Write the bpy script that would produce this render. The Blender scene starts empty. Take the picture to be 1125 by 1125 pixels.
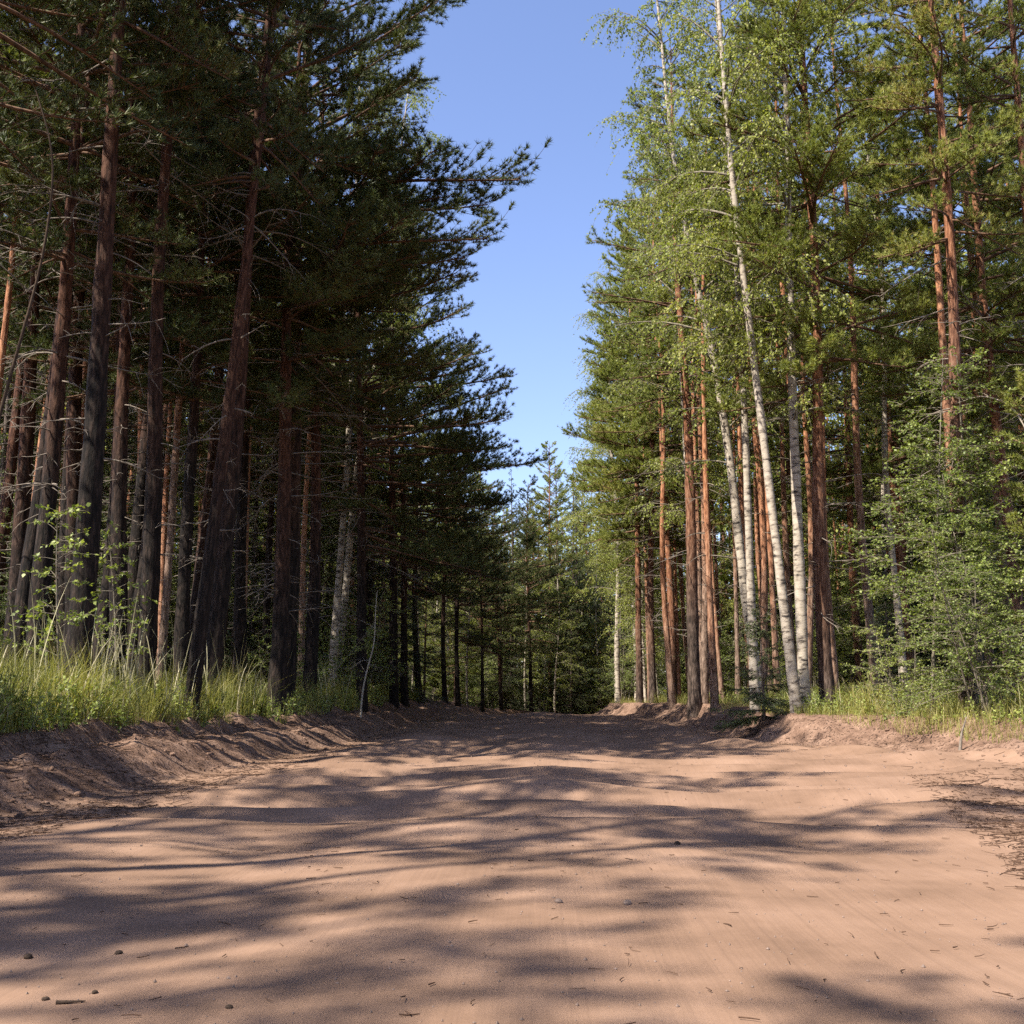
import bpy, math, random
import numpy as np
from mathutils import Vector

sc = bpy.context.scene
COL = sc.collection
PI = math.pi
rad = math.radians

# ------------------------------------------------------------------ helpers
def hash2(ix, iy, seed):
    n = (ix.astype(np.int64) * 374761393 + iy.astype(np.int64) * 668265263 + seed * 2147483647 + 1013904223) & 0xffffffff
    n = ((n ^ (n >> 13)) * 1274126177) & 0xffffffff
    n = ((n ^ (n >> 16)) * 2246822519) & 0xffffffff
    return ((n ^ (n >> 15)) & 0xffffff) / float(0xffffff)

def vnoise(x, y, seed=0):
    x = np.asarray(x, float); y = np.asarray(y, float)
    x, y = np.broadcast_arrays(x, y)
    ix = np.floor(x); iy = np.floor(y)
    fx = x - ix; fy = y - iy
    fx = fx * fx * (3 - 2 * fx); fy = fy * fy * (3 - 2 * fy)
    a = hash2(ix, iy, seed); b = hash2(ix + 1, iy, seed)
    c = hash2(ix, iy + 1, seed); d = hash2(ix + 1, iy + 1, seed)
    return (a + (b - a) * fx) * (1 - fy) + (c + (d - c) * fx) * fy - 0.5

def fbm(x, y, seed=0, oct=4):
    s = 0; a = 1.0
    for k in range(oct):
        s = s + a * vnoise(np.asarray(x) * 2**k + 17.3 * k, np.asarray(y) * 2**k - 9.1 * k, seed + k)
        a *= 0.5
    return s

def sstep(a, b, x):
    t = np.clip((np.asarray(x, float) - a) / (b - a), 0, 1)
    return t * t * (3 - 2 * t)

def norm(v):
    return v / np.maximum(np.linalg.norm(v, axis=-1, keepdims=True), 1e-9)

class Geo:
    """collects batches of vertices and faces for one mesh"""
    def __init__(self):
        self.v = []; self.loops = []; self.sizes = []; self.mats = []; self.smooth = []; self.n = 0
    def add(self, v, f, mat=0, smooth=False):
        v = np.asarray(v, float).reshape(-1, 3); f = np.asarray(f, np.int64)
        if len(f) == 0: return
        self.v.append(v); self.loops.append((f + self.n).ravel())
        self.sizes.append(np.full(len(f), f.shape[1])); self.mats.append(np.full(len(f), mat))
        self.smooth.append(np.full(len(f), smooth)); self.n += len(v)
    def mesh(self, name, mats):
        me = bpy.data.meshes.new(name)
        v = np.concatenate(self.v); lo = np.concatenate(self.loops); sz = np.concatenate(self.sizes)
        me.vertices.add(len(v)); me.vertices.foreach_set('co', v.astype(np.float32).ravel())
        me.loops.add(len(lo)); me.loops.foreach_set('vertex_index', lo.astype(np.int32))
        me.polygons.add(len(sz))
        me.polygons.foreach_set('loop_start', np.concatenate([[0], np.cumsum(sz)[:-1]]).astype(np.int32))
        for m in mats: me.materials.append(m)
        me.polygons.foreach_set('material_index', np.concatenate(self.mats).astype(np.int32))
        me.polygons.foreach_set('use_smooth', np.concatenate(self.smooth).astype(bool))
        me.update(calc_edges=True)
        return me

def frames(d):
    d = norm(d)
    up = np.zeros_like(d); up[..., 2] = 1
    bad = np.abs(d[..., 2]) > 0.95
    up[bad] = (1, 0, 0)
    a = norm(np.cross(d, up)); b = np.cross(d, a)
    return a, b

def tubes(g, P, R, sides=3, mat=0, smooth=True):
    """P (m,k,3) polylines, R (m,k) radii"""
    P = np.asarray(P, float); R = np.asarray(R, float)
    m, k, _ = P.shape
    if m == 0: return
    T = np.gradient(P, axis=1)
    D = P[:, -1] - P[:, 0]
    a, b = frames(D)
    ang = np.arange(sides) * 2 * PI / sides
    ring = (np.cos(ang)[None, None, :, None] * a[:, None, None, :] + np.sin(ang)[None, None, :, None] * b[:, None, None, :])
    V = P[:, :, None, :] + ring * R[:, :, None, None]
    idx = np.arange(m * k * sides).reshape(m, k, sides)
    nx = np.roll(idx, -1, axis=2)
    F = np.stack([idx[:, :-1], nx[:, :-1], nx[:, 1:], idx[:, 1:]], -1).reshape(-1, 4)
    g.add(V, F, mat, smooth)

def needles(g, B, D, L, W, rng, mat=0):
    m = len(B)
    if m == 0: return
    r = rng.normal(size=(m, 3)); s = norm(np.cross(D, r)) * (W * 0.5)[:, None]
    V = np.stack([B - s, B + s, B + D * L[:, None]], 1)
    g.add(V, np.arange(m * 3).reshape(m, 3), mat)

def leaves(g, B, D, L, W, rng, mat=0, N=None):
    m = len(B)
    if m == 0: return
    r = rng.normal(size=(m, 3)) if N is None else N
    s = norm(np.cross(D, r)) * (W * 0.5)[:, None]
    V = np.stack([B, B + D * (L * .45)[:, None] - s, B + D * L[:, None], B + D * (L * .45)[:, None] + s], 1)
    g.add(V, np.arange(m * 4).reshape(m, 4), mat)

# ------------------------------------------------------------------ materials
def newmat(name):
    m = bpy.data.materials.new(name); m.use_nodes = True
    nt = m.node_tree; nt.nodes.clear()
    return m, nt, nt.nodes.new, nt.links.new

def ramp(nt, fac, stops):
    r = nt.nodes.new('ShaderNodeValToRGB')
    e = r.color_ramp.elements
    while len(e) < len(stops): e.new(0.5)
    for k, (p, c) in enumerate(stops):
        e[k].position = p; e[k].color = (*c, 1)
    nt.links.new(fac, r.inputs[0])
    return r

def leafmat(name, stops, transl=0.3, tint=(1.25, 1.3, 0.5), rough=0.5, spec=0.35):
    m, nt, N, L = newmat(name)
    geo = N('ShaderNodeNewGeometry'); oi = N('ShaderNodeObjectInfo'); tc = N('ShaderNodeTexCoord')
    no = N('ShaderNodeTexNoise'); no.inputs['Scale'].default_value = 0.9; no.inputs['Detail'].default_value = 2
    L(tc.outputs['Object'], no.inputs['Vector'])
    a = N('ShaderNodeMath'); a.operation = 'MULTIPLY_ADD'; a.inputs[1].default_value = 0.45
    L(geo.outputs['Random Per Island'], a.inputs[0])
    b = N('ShaderNodeMath'); b.operation = 'MULTIPLY_ADD'; b.inputs[1].default_value = 0.3; b.inputs[2].default_value = -0.15
    L(oi.outputs['Random'], b.inputs[0]); 
    c = N('ShaderNodeMath'); c.operation = 'MULTIPLY_ADD'; c.inputs[1].default_value = 0.7; L(no.outputs['Fac'], c.inputs[0])
    L(b.outputs[0], c.inputs[2]); L(c.outputs[0], a.inputs[2])
    r = ramp(nt, a.outputs[0], stops)
    p = N('ShaderNodeBsdfPrincipled'); p.inputs['Roughness'].default_value = rough
    p.inputs['Specular IOR Level'].default_value = spec
    L(r.outputs[0], p.inputs['Base Color'])
    t = N('ShaderNodeBsdfTranslucent')
    mu = N('ShaderNodeMixRGB'); mu.blend_type = 'MULTIPLY'; mu.inputs[0].default_value = 1; mu.inputs[2].default_value = (*tint, 1)
    L(r.outputs[0], mu.inputs[1]); L(mu.outputs[0], t.inputs['Color'])
    mx = N('ShaderNodeMixShader'); mx.inputs[0].default_value = transl
    L(p.outputs[0], mx.inputs[1]); L(t.outputs[0], mx.inputs[2])
    o = N('ShaderNodeOutputMaterial'); L(mx.outputs[0], o.inputs[0])
    return m

def barkmat(name, kind):
    m, nt, N, L = newmat(name)
    tc = N('ShaderNodeTexCoord'); oi = N('ShaderNodeObjectInfo')
    mp = N('ShaderNodeMapping')
    L(tc.outputs['Object'], mp.inputs['Vector'])
    ad = N('ShaderNodeVectorMath'); ad.operation = 'SCALE'
    cb = N('ShaderNodeCombineXYZ')
    mr = N('ShaderNodeMath'); mr.operation = 'MULTIPLY'; mr.inputs[1].default_value = 37.0
    L(oi.outputs['Random'], mr.inputs[0]); L(mr.outputs[0], cb.inputs[0]); L(mr.outputs[0], cb.inputs[2])
    L(cb.outputs[0], mp.inputs['Location'])
    n1 = N('ShaderNodeTexNoise'); L(mp.outputs[0], n1.inputs['Vector'])
    n1.inputs['Detail'].default_value = 5; n1.inputs['Roughness'].default_value = 0.65
    p = N('ShaderNodeBsdfPrincipled'); p.inputs['Roughness'].default_value = 0.85; p.inputs['Specular IOR Level'].default_value = 0.2
    bump = N('ShaderNodeBump')
    if kind in ('pine', 'shaded_pine', 'young_pine'):
        shaded_copy = kind == 'shaded_pine'  # darkened copy of pine bark: shade of the left stand put into its colour
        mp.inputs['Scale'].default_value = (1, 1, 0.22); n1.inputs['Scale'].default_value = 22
        lo = ramp(nt, n1.outputs['Fac'], [(0.34, (0.004, 0.0035, 0.003)), (0.5, (0.015, 0.0105, 0.008)), (0.72, (0.062, 0.042, 0.032))] if shaded_copy else [(0.32, (0.03, 0.021, 0.016)), (0.48, (0.16, 0.108, 0.08)), (0.68, (0.33, 0.24, 0.185))] if kind == 'young_pine' else [(0.34, (0.010, 0.008, 0.007)), (0.5, (0.062, 0.043, 0.033)), (0.7, (0.17, 0.125, 0.10))])
        hi = ramp(nt, n1.outputs['Fac'], [(0.30, (0.10, 0.038, 0.02)), (0.48, (0.32, 0.135, 0.066)), (0.68, (0.52, 0.28, 0.16))] if kind == 'young_pine' else [(0.32, (0.010, 0.005, 0.0035)), (0.5, (0.075, 0.030, 0.016)), (0.7, (0.18, 0.086, 0.05))] if shaded_copy else [(0.32, (0.05, 0.018, 0.010)), (0.5, (0.24, 0.10, 0.05)), (0.7, (0.44, 0.24, 0.14))])
        sp = N('ShaderNodeSeparateXYZ'); L(tc.outputs['Object'], sp.inputs[0])
        n2 = N('ShaderNodeTexNoise'); n2.inputs['Scale'].default_value = 1.3; L(mp.outputs[0], n2.inputs['Vector'])
        zz = N('ShaderNodeMath'); zz.operation = 'MULTIPLY_ADD'; zz.inputs[1].default_value = 5.0; L(n2.outputs['Fac'], zz.inputs[0]); L(sp.outputs[2], zz.inputs[2])
        rr = N('ShaderNodeMath'); rr.operation = 'MULTIPLY_ADD'; rr.inputs[1].default_value = 4.0; L(oi.outputs['Random'], rr.inputs[0]); L(zz.outputs[0], rr.inputs[2])
        mr2 = N('ShaderNodeMapRange'); mr2.inputs['From Min'].default_value = 7.0 if shaded_copy else 5.5; mr2.inputs['From Max'].default_value = 11.5 if shaded_copy else 11.0
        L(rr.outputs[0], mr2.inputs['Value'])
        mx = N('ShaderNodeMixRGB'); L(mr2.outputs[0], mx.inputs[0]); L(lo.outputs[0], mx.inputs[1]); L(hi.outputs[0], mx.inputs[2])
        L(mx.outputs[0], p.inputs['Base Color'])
        bump.inputs['Strength'].default_value = 0.9; bump.inputs['Distance'].default_value = 0.03
    elif kind == 'birch':
        mp.inputs['Scale'].default_value = (1, 1, 3.2); n1.inputs['Scale'].default_value = 4.5
        c1 = ramp(nt, n1.outputs['Fac'], [(0.34, (0.03, 0.026, 0.024)), (0.42, (0.20, 0.165, 0.13)), (0.50, (0.38, 0.325, 0.255)), (0.75, (0.51, 0.45, 0.365))])
        n3 = N('ShaderNodeTexNoise'); n3.inputs['Scale'].default_value = 2.2; n3.inputs['Detail'].default_value = 4
        L(tc.outputs['Object'], n3.inputs['Vector'])
        sp = N('ShaderNodeSeparateXYZ'); L(tc.outputs['Object'], sp.inputs[0])
        dd = N('ShaderNodeMath'); dd.operation = 'MULTIPLY_ADD'; dd.inputs[1].default_value = -0.10; L(sp.outputs[2], dd.inputs[0]); L(n3.outputs['Fac'], dd.inputs[2])
        mk = N('ShaderNodeMapRange'); mk.inputs['From Min'].default_value = 0.46; mk.inputs['From Max'].default_value = 0.58; L(dd.outputs[0], mk.inputs['Value'])
        mx = N('ShaderNodeMixRGB'); L(mk.outputs[0], mx.inputs[0]); L(c1.outputs[0], mx.inputs[1]); mx.inputs[2].default_value = (0.05, 0.042, 0.036, 1)
        L(mx.outputs[0], p.inputs['Base Color'])
        bump.inputs['Strength'].default_value = 0.4; bump.inputs['Distance'].default_value = 0.01
    else:
        mp.inputs['Scale'].default_value = (1, 1, 0.5); n1.inputs['Scale'].default_value = 18
        st = {'spruce': [(0.3, (0.03, 0.023, 0.02)), (0.7, (0.17, 0.13, 0.105))],
              'limb': [(0.3, (0.05, 0.03, 0.02)), (0.7, (0.20, 0.11, 0.065))],
              'grey': [(0.3, (0.07, 0.058, 0.047)), (0.7, (0.27, 0.225, 0.18))],
              'stem': [(0.3, (0.08, 0.07, 0.05)), (0.7, (0.28, 0.24, 0.18))],
              'pale': [(0.3, (0.30, 0.25, 0.19)), (0.7, (0.55, 0.48, 0.38))]}[kind]
        c1 = ramp(nt, n1.outputs['Fac'], st); L(c1.outputs[0], p.inputs['Base Color'])
        bump.inputs['Strength'].default_value = 0.5; bump.inputs['Distance'].default_value = 0.015
    L(n1.outputs['Fac'], bump.inputs['Height']); L(bump.outputs[0], p.inputs['Normal'])
    o = N('ShaderNodeOutputMaterial'); L(p.outputs[0], o.inputs[0])
    return m

def earthmat(name, stops, scale=2.0, fine=90, bump=0.35, dist=0.02, speck=None, rough=0.95, fw=.35, streak=False):
    m, nt, N, L = newmat(name)
    tc = N('ShaderNodeTexCoord')
    n1 = N('ShaderNodeTexNoise'); n1.inputs['Scale'].default_value = scale; n1.inputs['Detail'].default_value = 8; n1.inputs['Roughness'].default_value = 0.62
    n2 = N('ShaderNodeTexNoise'); n2.inputs['Scale'].default_value = fine; n2.inputs['Detail'].default_value = 4; n2.inputs['Roughness'].default_value = 0.7
    L(tc.outputs['Object'], n1.inputs['Vector']); L(tc.outputs['Object'], n2.inputs['Vector'])
    a = N('ShaderNodeMath'); a.operation = 'MULTIPLY_ADD'; a.inputs[1].default_value = fw; L(n2.outputs['Fac'], a.inputs[0])
    b = N('ShaderNodeMath'); b.operation = 'MULTIPLY'; b.inputs[1].default_value = 1 - fw; L(n1.outputs['Fac'], b.inputs[0]); L(b.outputs[0], a.inputs[2])
    r = ramp(nt, a.outputs[0], stops)
    col = r.outputs[0]
    if speck:
        n3 = N('ShaderNodeTexNoise'); n3.inputs['Scale'].default_value = 26; n3.inputs['Detail'].default_value = 3; L(tc.outputs['Object'], n3.inputs['Vector'])
        mk = N('ShaderNodeMapRange'); mk.inputs['From Min'].default_value = speck[0]; mk.inputs['From Max'].default_value = speck[0] + .06; L(n3.outputs['Fac'], mk.inputs['Value'])
        mx = N('ShaderNodeMixRGB'); L(mk.outputs[0], mx.inputs[0]); L(col, mx.inputs[1]); mx.inputs[2].default_value = (*speck[1], 1)
        col = mx.outputs[0]
    p = N('ShaderNodeBsdfPrincipled'); p.inputs['Roughness'].default_value = rough; p.inputs['Specular IOR Level'].default_value = 0.05
    L(col, p.inputs['Base Color'])
    bp = N('ShaderNodeBump'); bp.inputs['Strength'].default_value = bump; bp.inputs['Distance'].default_value = dist
    if streak:   # faint wheel marks running along the road
        ms = N('ShaderNodeMapping'); ms.inputs['Scale'].default_value = (16, .22, 1); L(tc.outputs['Object'], ms.inputs['Vector'])
        n4 = N('ShaderNodeTexNoise'); n4.inputs['Scale'].default_value = 1.0; n4.inputs['Detail'].default_value = 3; L(ms.outputs[0], n4.inputs['Vector'])
        b4 = N('ShaderNodeBump'); b4.inputs['Strength'].default_value = 0.4; b4.inputs['Distance'].default_value = 0.02
        L(n4.outputs['Fac'], b4.inputs['Height']); L(b4.outputs[0], bp.inputs['Normal'])
    L(a.outputs[0], bp.inputs['Height']); L(bp.outputs[0], p.inputs['Normal'])
    o = N('ShaderNodeOutputMaterial'); L(p.outputs[0], o.inputs[0])
    return m

M = {}
M['pine_bark'] = barkmat('pine_bark', 'pine'); M['young_sunlit_bark'] = barkmat('young_sunlit_pine_bark', 'young_pine'); M['shaded_bark'] = barkmat('shaded_pine_bark', 'shaded_pine'); M['birch_bark'] = barkmat('birch_bark', 'birch')  # young pine bark is also brightened to pass for sunlit slivers
M['spruce_bark'] = barkmat('spruce_bark', 'spruce'); M['grey_wood'] = barkmat('grey_wood', 'grey')
M['limb'] = barkmat('pine_limb', 'limb'); M['stem'] = barkmat('stem_bark', 'stem'); M['pale_wood'] = barkmat('pale_wood', 'pale')
M['pine_leaf'] = leafmat('pine_needles', [(0.15, (0.06, 0.08, 0.025)), (0.5, (0.20, 0.235, 0.058)), (0.85, (0.34, 0.345, 0.095)), (1.0, (0.40, 0.28, 0.11))], 0.28, spec=.2)
M['shaded_leaf'] = leafmat('shaded_pine_needles', [(0.15, (0.022, 0.036, 0.016)), (0.5, (0.068, 0.088, 0.03)), (0.85, (0.15, 0.16, 0.05)), (1.0, (0.22, 0.15, 0.07))], 0.15, spec=.2)  # needle copy with the left stand's shade painted in
M['birch_leaf'] = leafmat('birch_leaves', [(0.12, (0.10, 0.135, 0.03)), (0.5, (0.225, 0.265, 0.055)), (0.95, (0.37, 0.37, 0.09))], 0.38, rough=0.5, spec=.25)
M['spruce_leaf'] = leafmat('spruce_needles', [(0.1, (0.03, 0.052, 0.024)), (0.5, (0.085, 0.115, 0.042)), (0.95, (0.17, 0.195, 0.065))], 0.15)
M['shrub_leaf'] = leafmat('shrub_leaves', [(0.12, (0.075, 0.108, 0.03)), (0.5, (0.185, 0.235, 0.06)), (0.95, (0.35, 0.38, 0.10))], 0.33, rough=0.48, spec=0.28)
M['grass'] = leafmat('grass_blades', [(0.12, (0.075, 0.10, 0.024)), (0.5, (0.185, 0.20, 0.046)), (0.8, (0.33, 0.30, 0.09)), (1.0, (0.46, 0.38, 0.19))], 0.35)
M['straw'] = leafmat('dry_stalks', [(0.15, (0.25, 0.24, 0.12)), (0.5, (0.42, 0.38, 0.22)), (0.9, (0.55, 0.48, 0.32))], 0.2, tint=(1.1, 1.1, .8))
M['sand'] = earthmat('road_sand', [(0.30, (0.125, 0.078, 0.052)), (0.5, (0.208, 0.131, 0.089)), (0.7, (0.275, 0.178, 0.125))], 1.1, 150, 0.08, 0.006, fw=.2, streak=True)
M['bank'] = earthmat('bank_sand', [(0.32, (0.070, 0.043, 0.030)), (0.47, (0.165, 0.102, 0.072)), (0.68, (0.31, 0.205, 0.148))], 3.4, 38, 0.9, 0.05, speck=(0.57, (0.06, 0.038, 0.028)))
M['floor'] = earthmat('needle_litter', [(0.3, (0.035, 0.03, 0.018)), (0.5, (0.10, 0.075, 0.045)), (0.7, (0.20, 0.14, 0.08))], 1.5, 60, 0.8, 0.05)
M['stone'] = earthmat('stone', [(0.3, (0.10, 0.075, 0.06)), (0.7, (0.30, 0.22, 0.18))], 9, 60, 0.5, 0.01)
M['twig'] = earthmat('twig_bark', [(0.3, (0.025, 0.018, 0.014)), (0.7, (0.10, 0.07, 0.05))], 20, 120, 0.4, 0.004)
M['litter'] = earthmat('litter_bark', [(0.3, (0.04, 0.025, 0.018)), (0.7, (0.15, 0.09, 0.06))], 9, 120, 0.3, 0.004)

# ------------------------------------------------------------------ tagging
def empty(name, loc, label, cat, group=None, rot=(0, 0, 0), scale=1.0):
    o = bpy.data.objects.new(name, None); COL.objects.link(o)
    o.empty_display_size = 0.3
    o.location = loc; o.rotation_euler = rot; o.scale = (scale,) * 3 if not isinstance(scale, tuple) else scale
    o['label'] = label; o['category'] = cat
    if group: o['group'] = group
    return o

def mobj(name, me, parent=None, **props):
    o = bpy.data.objects.new(name, me); COL.objects.link(o)
    if parent: o.parent = parent
    for k, v in props.items(): o[k] = v
    return o

# ------------------------------------------------------------------ terrain
def road_edges(y):
    y = np.asarray(y, float)
    c = 16 * sstep(48, 84, y)
    l = -3.25 - 0.35 * fbm(y * 0.22, 0 * y + 3.1, 5, 2) + 0.25 * sstep(20, 40, y)
    r = 3.55 + 1.75 * sstep(7.0, 11.0, y) * (1 - sstep(14.5, 19.0, y)) + 0.3 * fbm(y * 0.25, 0 * y + 8.7, 9, 2)
    l = l + 0.7 * sstep(38, 46, y); r = r - 1.2 * sstep(36, 45, y)
    return l + c, r + c

def base_z(y):
    y = np.asarray(y, float)
    return 0.20 * sstep(12, 38, y) - 0.0016 * np.maximum(y - 39, 0) ** 2 * (1 - sstep(60, 90, y)) - (0.0016 * 51**2 * .6) * sstep(60, 90, y)

def terrain(x, y):
    x = np.asarray(x, float); y = np.asarray(y, float)
    l, r = road_edges(y)
    c = 0.5 * (l + r)
    z = base_z(y)
    inside = np.clip(np.minimum(x - l, r - x), 0, 3)
    w = sstep(0.0, 1.2, inside)
    # washboard ripples across the sand
    amp = 0.040 * sstep(4.5, 9, y) * (1 - sstep(40, 55, y))
    ph = y * 6.2 + 2.2 * fbm(x * 0.35, y * 0.25, 21, 3) * 3.0 + 0.35 * np.abs(x)
    z = z + w * amp * (np.sin(ph) + 0.5 * np.sin(ph * 0.47 + 1.3)) * (0.5 + 1.1 * (vnoise(x * .4, y * .3, 33) + .5))
    z = z + w * (0.045 * np.exp(-((x - 0.1) / 0.55) ** 2) * sstep(5, 10, y) - 0.03 * np.exp(-((x + 1.3) / 0.5) ** 2) - 0.03 * np.exp(-((x - 1.5) / 0.5) ** 2))
    z = z + 0.02 * fbm(x * 0.8, y * 0.8, 41, 3) + 0.006 * fbm(x * 6, y * 6, 43, 3) * sstep(1.0, 3, np.maximum(y, 1))
    # loose ridge of spoil along the wide right edge
    z = z + 0.10 * np.exp(-((x - r + 0.9 + 0.4 * vnoise(y * .6, y * 0, 3)) / 0.35) ** 2) * sstep(6, 9, y) * (1 - sstep(24, 30, y)) * (0.6 + vnoise(y * 1.2, x * .2, 7))
    # banks
    dl = l - x; dr = x - r
    e1 = fbm(x * 1.6, y * 1.1, 51, 4); e2 = fbm(x * 4.5, y * 1.9, 57, 4)
    hl = 0.50 + 0.14 * fbm(y * .35, y * 0 + 1.7, 61, 2)
    bl = hl * (0.55 * sstep(-0.10, 0.50 + 0.25 * e1, dl) + 0.45 * sstep(0.62, 1.15 + 0.3 * e1, dl + 0.2 * e2))
    bl = bl + 0.30 * sstep(1.3, 6, dl) + 0.4 * sstep(6, 25, dl)
    hr = 0.46 + 0.12 * fbm(y * .4, y * 0 + 5.7, 67, 2)
    br = hr * sstep(-0.1, 2.0 - 1.2 * sstep(14.5, 18, y) + 0.6 * e1, dr + 0.25 * e2) + 0.25 * sstep(1.8, 6, dr)
    for mx_, my_, mh_, mw_ in ((5.55, 12.8, .22, .4), (6.2, 12.6, .2, .5), (5.0, 13.6, .12, .4), (5.9, 11.8, .12, .4)):
        z = z + mh_ * np.exp(-((x - mx_) ** 2 + ((y - my_) * .8) ** 2) / mw_ ** 2) * (1 + .5 * e2) + 0.4 * sstep(6, 25, dr)
    z = z + bl + br
    bm = sstep(-0.1, 0.25, np.maximum(dl, dr)) * (1 - sstep(2.0, 4.0, np.maximum(dl, dr)))
    e3 = fbm(x * 13, y * 9, 77, 3)
    z = z + bm * np.where(dl > dr, 1.0, .45) * (0.10 * e1 + 0.055 * e2 + 0.03 * e3 + 0.04 * np.abs(e2)) + 0.10 * fbm(x * .5, y * .5, 71, 3) * sstep(1.5, 4, np.maximum(dl, dr))
    return z

ys = [-60, -40, -25, -16, -10, -6, -3.5, -2, -1, -0.3, 0.2, 0.6, 0.9]
y = 1.1
while y < 62: ys.append(y); y += max(0.028, 0.0062 * y)
while y < 420: ys.append(y); y *= 1.035
ys = np.array(ys)
uR = np.linspace(0, 1, 190)
ob = np.concatenate([np.linspace(0, 2.6, 76)])
of = np.concatenate([[2.6], 2.6 + np.geomspace(0.12, 220, 46)])
l, r = road_edges(ys)
def grid(name, X, Y, mat, kind='structure'):
    Z = terrain(X, Y)
    n, k = X.shape
    idx = np.arange(n * k).reshape(n, k)
    F = np.stack([idx[:-1, :-1], idx[:-1, 1:], idx[1:, 1:], idx[1:, :-1]], -1).reshape(-1, 4)
    g = Geo(); g.add(np.stack([X, Y, Z], -1), F, 0, True)
    return mobj(name, g.mesh(name, [mat]), kind=kind)
Yr = np.repeat(ys[:, None], len(uR), 1)
grid('road', l[:, None] + (r - l)[:, None] * uR[None], Yr, M['sand'])
Yb = np.repeat(ys[:, None], len(ob), 1)
grid('sand_bank', (l[:, None] - ob[None])[:, ::-1], Yb, M['bank'])
grid('sand_bank', r[:, None] + ob[None], Yb, M['bank'])
Yf = np.repeat(ys[:, None], len(of), 1)
grid('ground', (l[:, None] - of[None])[:, ::-1], Yf, M['floor'])
grid('ground', r[:, None] + of[None], Yf, M['floor'])
def gz(x, y): return float(terrain(np.array([x]), np.array([y]))[0])

# ------------------------------------------------------------------ tree makers
def curve_xy(rng, amp):
    p = rng.uniform(0, 6.28, 4); a = rng.normal(size=4) * amp
    def f(z):
        z = np.asarray(z, float)
        return np.stack([a[0] * np.sin(z * .22 + p[0]) + .4 * a[1] * np.sin(z * .6 + p[1]) - a[0] * np.sin(p[0]) - .4 * a[1] * np.sin(p[1]),
                         a[2] * np.sin(z * .22 + p[2]) + .4 * a[3] * np.sin(z * .6 + p[3]) - a[2] * np.sin(p[2]) - .4 * a[3] * np.sin(p[3])], -1)
    return f

def trunk_geo(rng, H, r0, cf, sides=12, flare=0.35, taper=0.8, zs=None):
    g = Geo()
    z = np.concatenate([[-0.35, 0, .12, .3, .6], np.arange(1.0, H, 0.45), [H]]) if zs is None else zs
    n = len(z); t = np.clip(z / H, 0, 1)
    R = r0 * (1 - t) ** taper * (1 + flare * np.exp(-np.maximum(z, 0) / 0.28)) + 0.006
    R = R * (1 + 0.05 * rng.normal(size=n) * (z > .5))
    c = np.concatenate([cf(np.maximum(z, 0)), z[:, None]], 1)
    ang = np.arange(sides) * 2 * PI / sides
    wob = 1 + 0.04 * rng.normal(size=(n, sides))
    V = np.stack([c[:, None, 0] + np.cos(ang) * R[:, None] * wob, c[:, None, 1] + np.sin(ang) * R[:, None] * wob, np.repeat(c[:, 2:3], sides, 1)], -1)
    idx = np.arange(n * sides).reshape(n, sides); nx = np.roll(idx, -1, 1)
    F = np.stack([idx[:-1], nx[:-1], nx[1:], idx[1:]], -1).reshape(-1, 4)
    g.add(V, F, 0, True)
    return g

def paths(base, az, el, L, k, droop, up, rng, wig=0.06):
    """curved limbs: base (m,3), azimuth, elevation, length; k points each"""
    m = len(base); s = np.linspace(0, 1, k)
    h = np.stack([np.cos(az), np.sin(az)], -1)
    side = np.stack([-h[:, 1], h[:, 0]], -1)
    w = (rng.normal(size=m) * wig)[:, None] * np.sin(s * 3.0)[None] * L[:, None]
    hor = (L * np.cos(el))[:, None] * s[None]
    zz = L[:, None] * (np.sin(el)[:, None] * s[None] - droop[:, None] * s[None] ** 2 + up[:, None] * s[None] ** 3)
    xy = h[:, None, :] * hor[..., None] + side[:, None, :] * w[..., None]
    return base[:, None, :] + np.concatenate([xy, zz[..., None]], -1)

def sample_paths(P, which, s):
    k = P.shape[1]
    f = np.clip(s, 0, 1) * (k - 1); i = np.minimum(f.astype(int), k - 2); f = (f - i)[:, None]
    a = P[which, i]; b = P[which, i + 1]
    return a * (1 - f) + b * f, norm(b - a)

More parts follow.
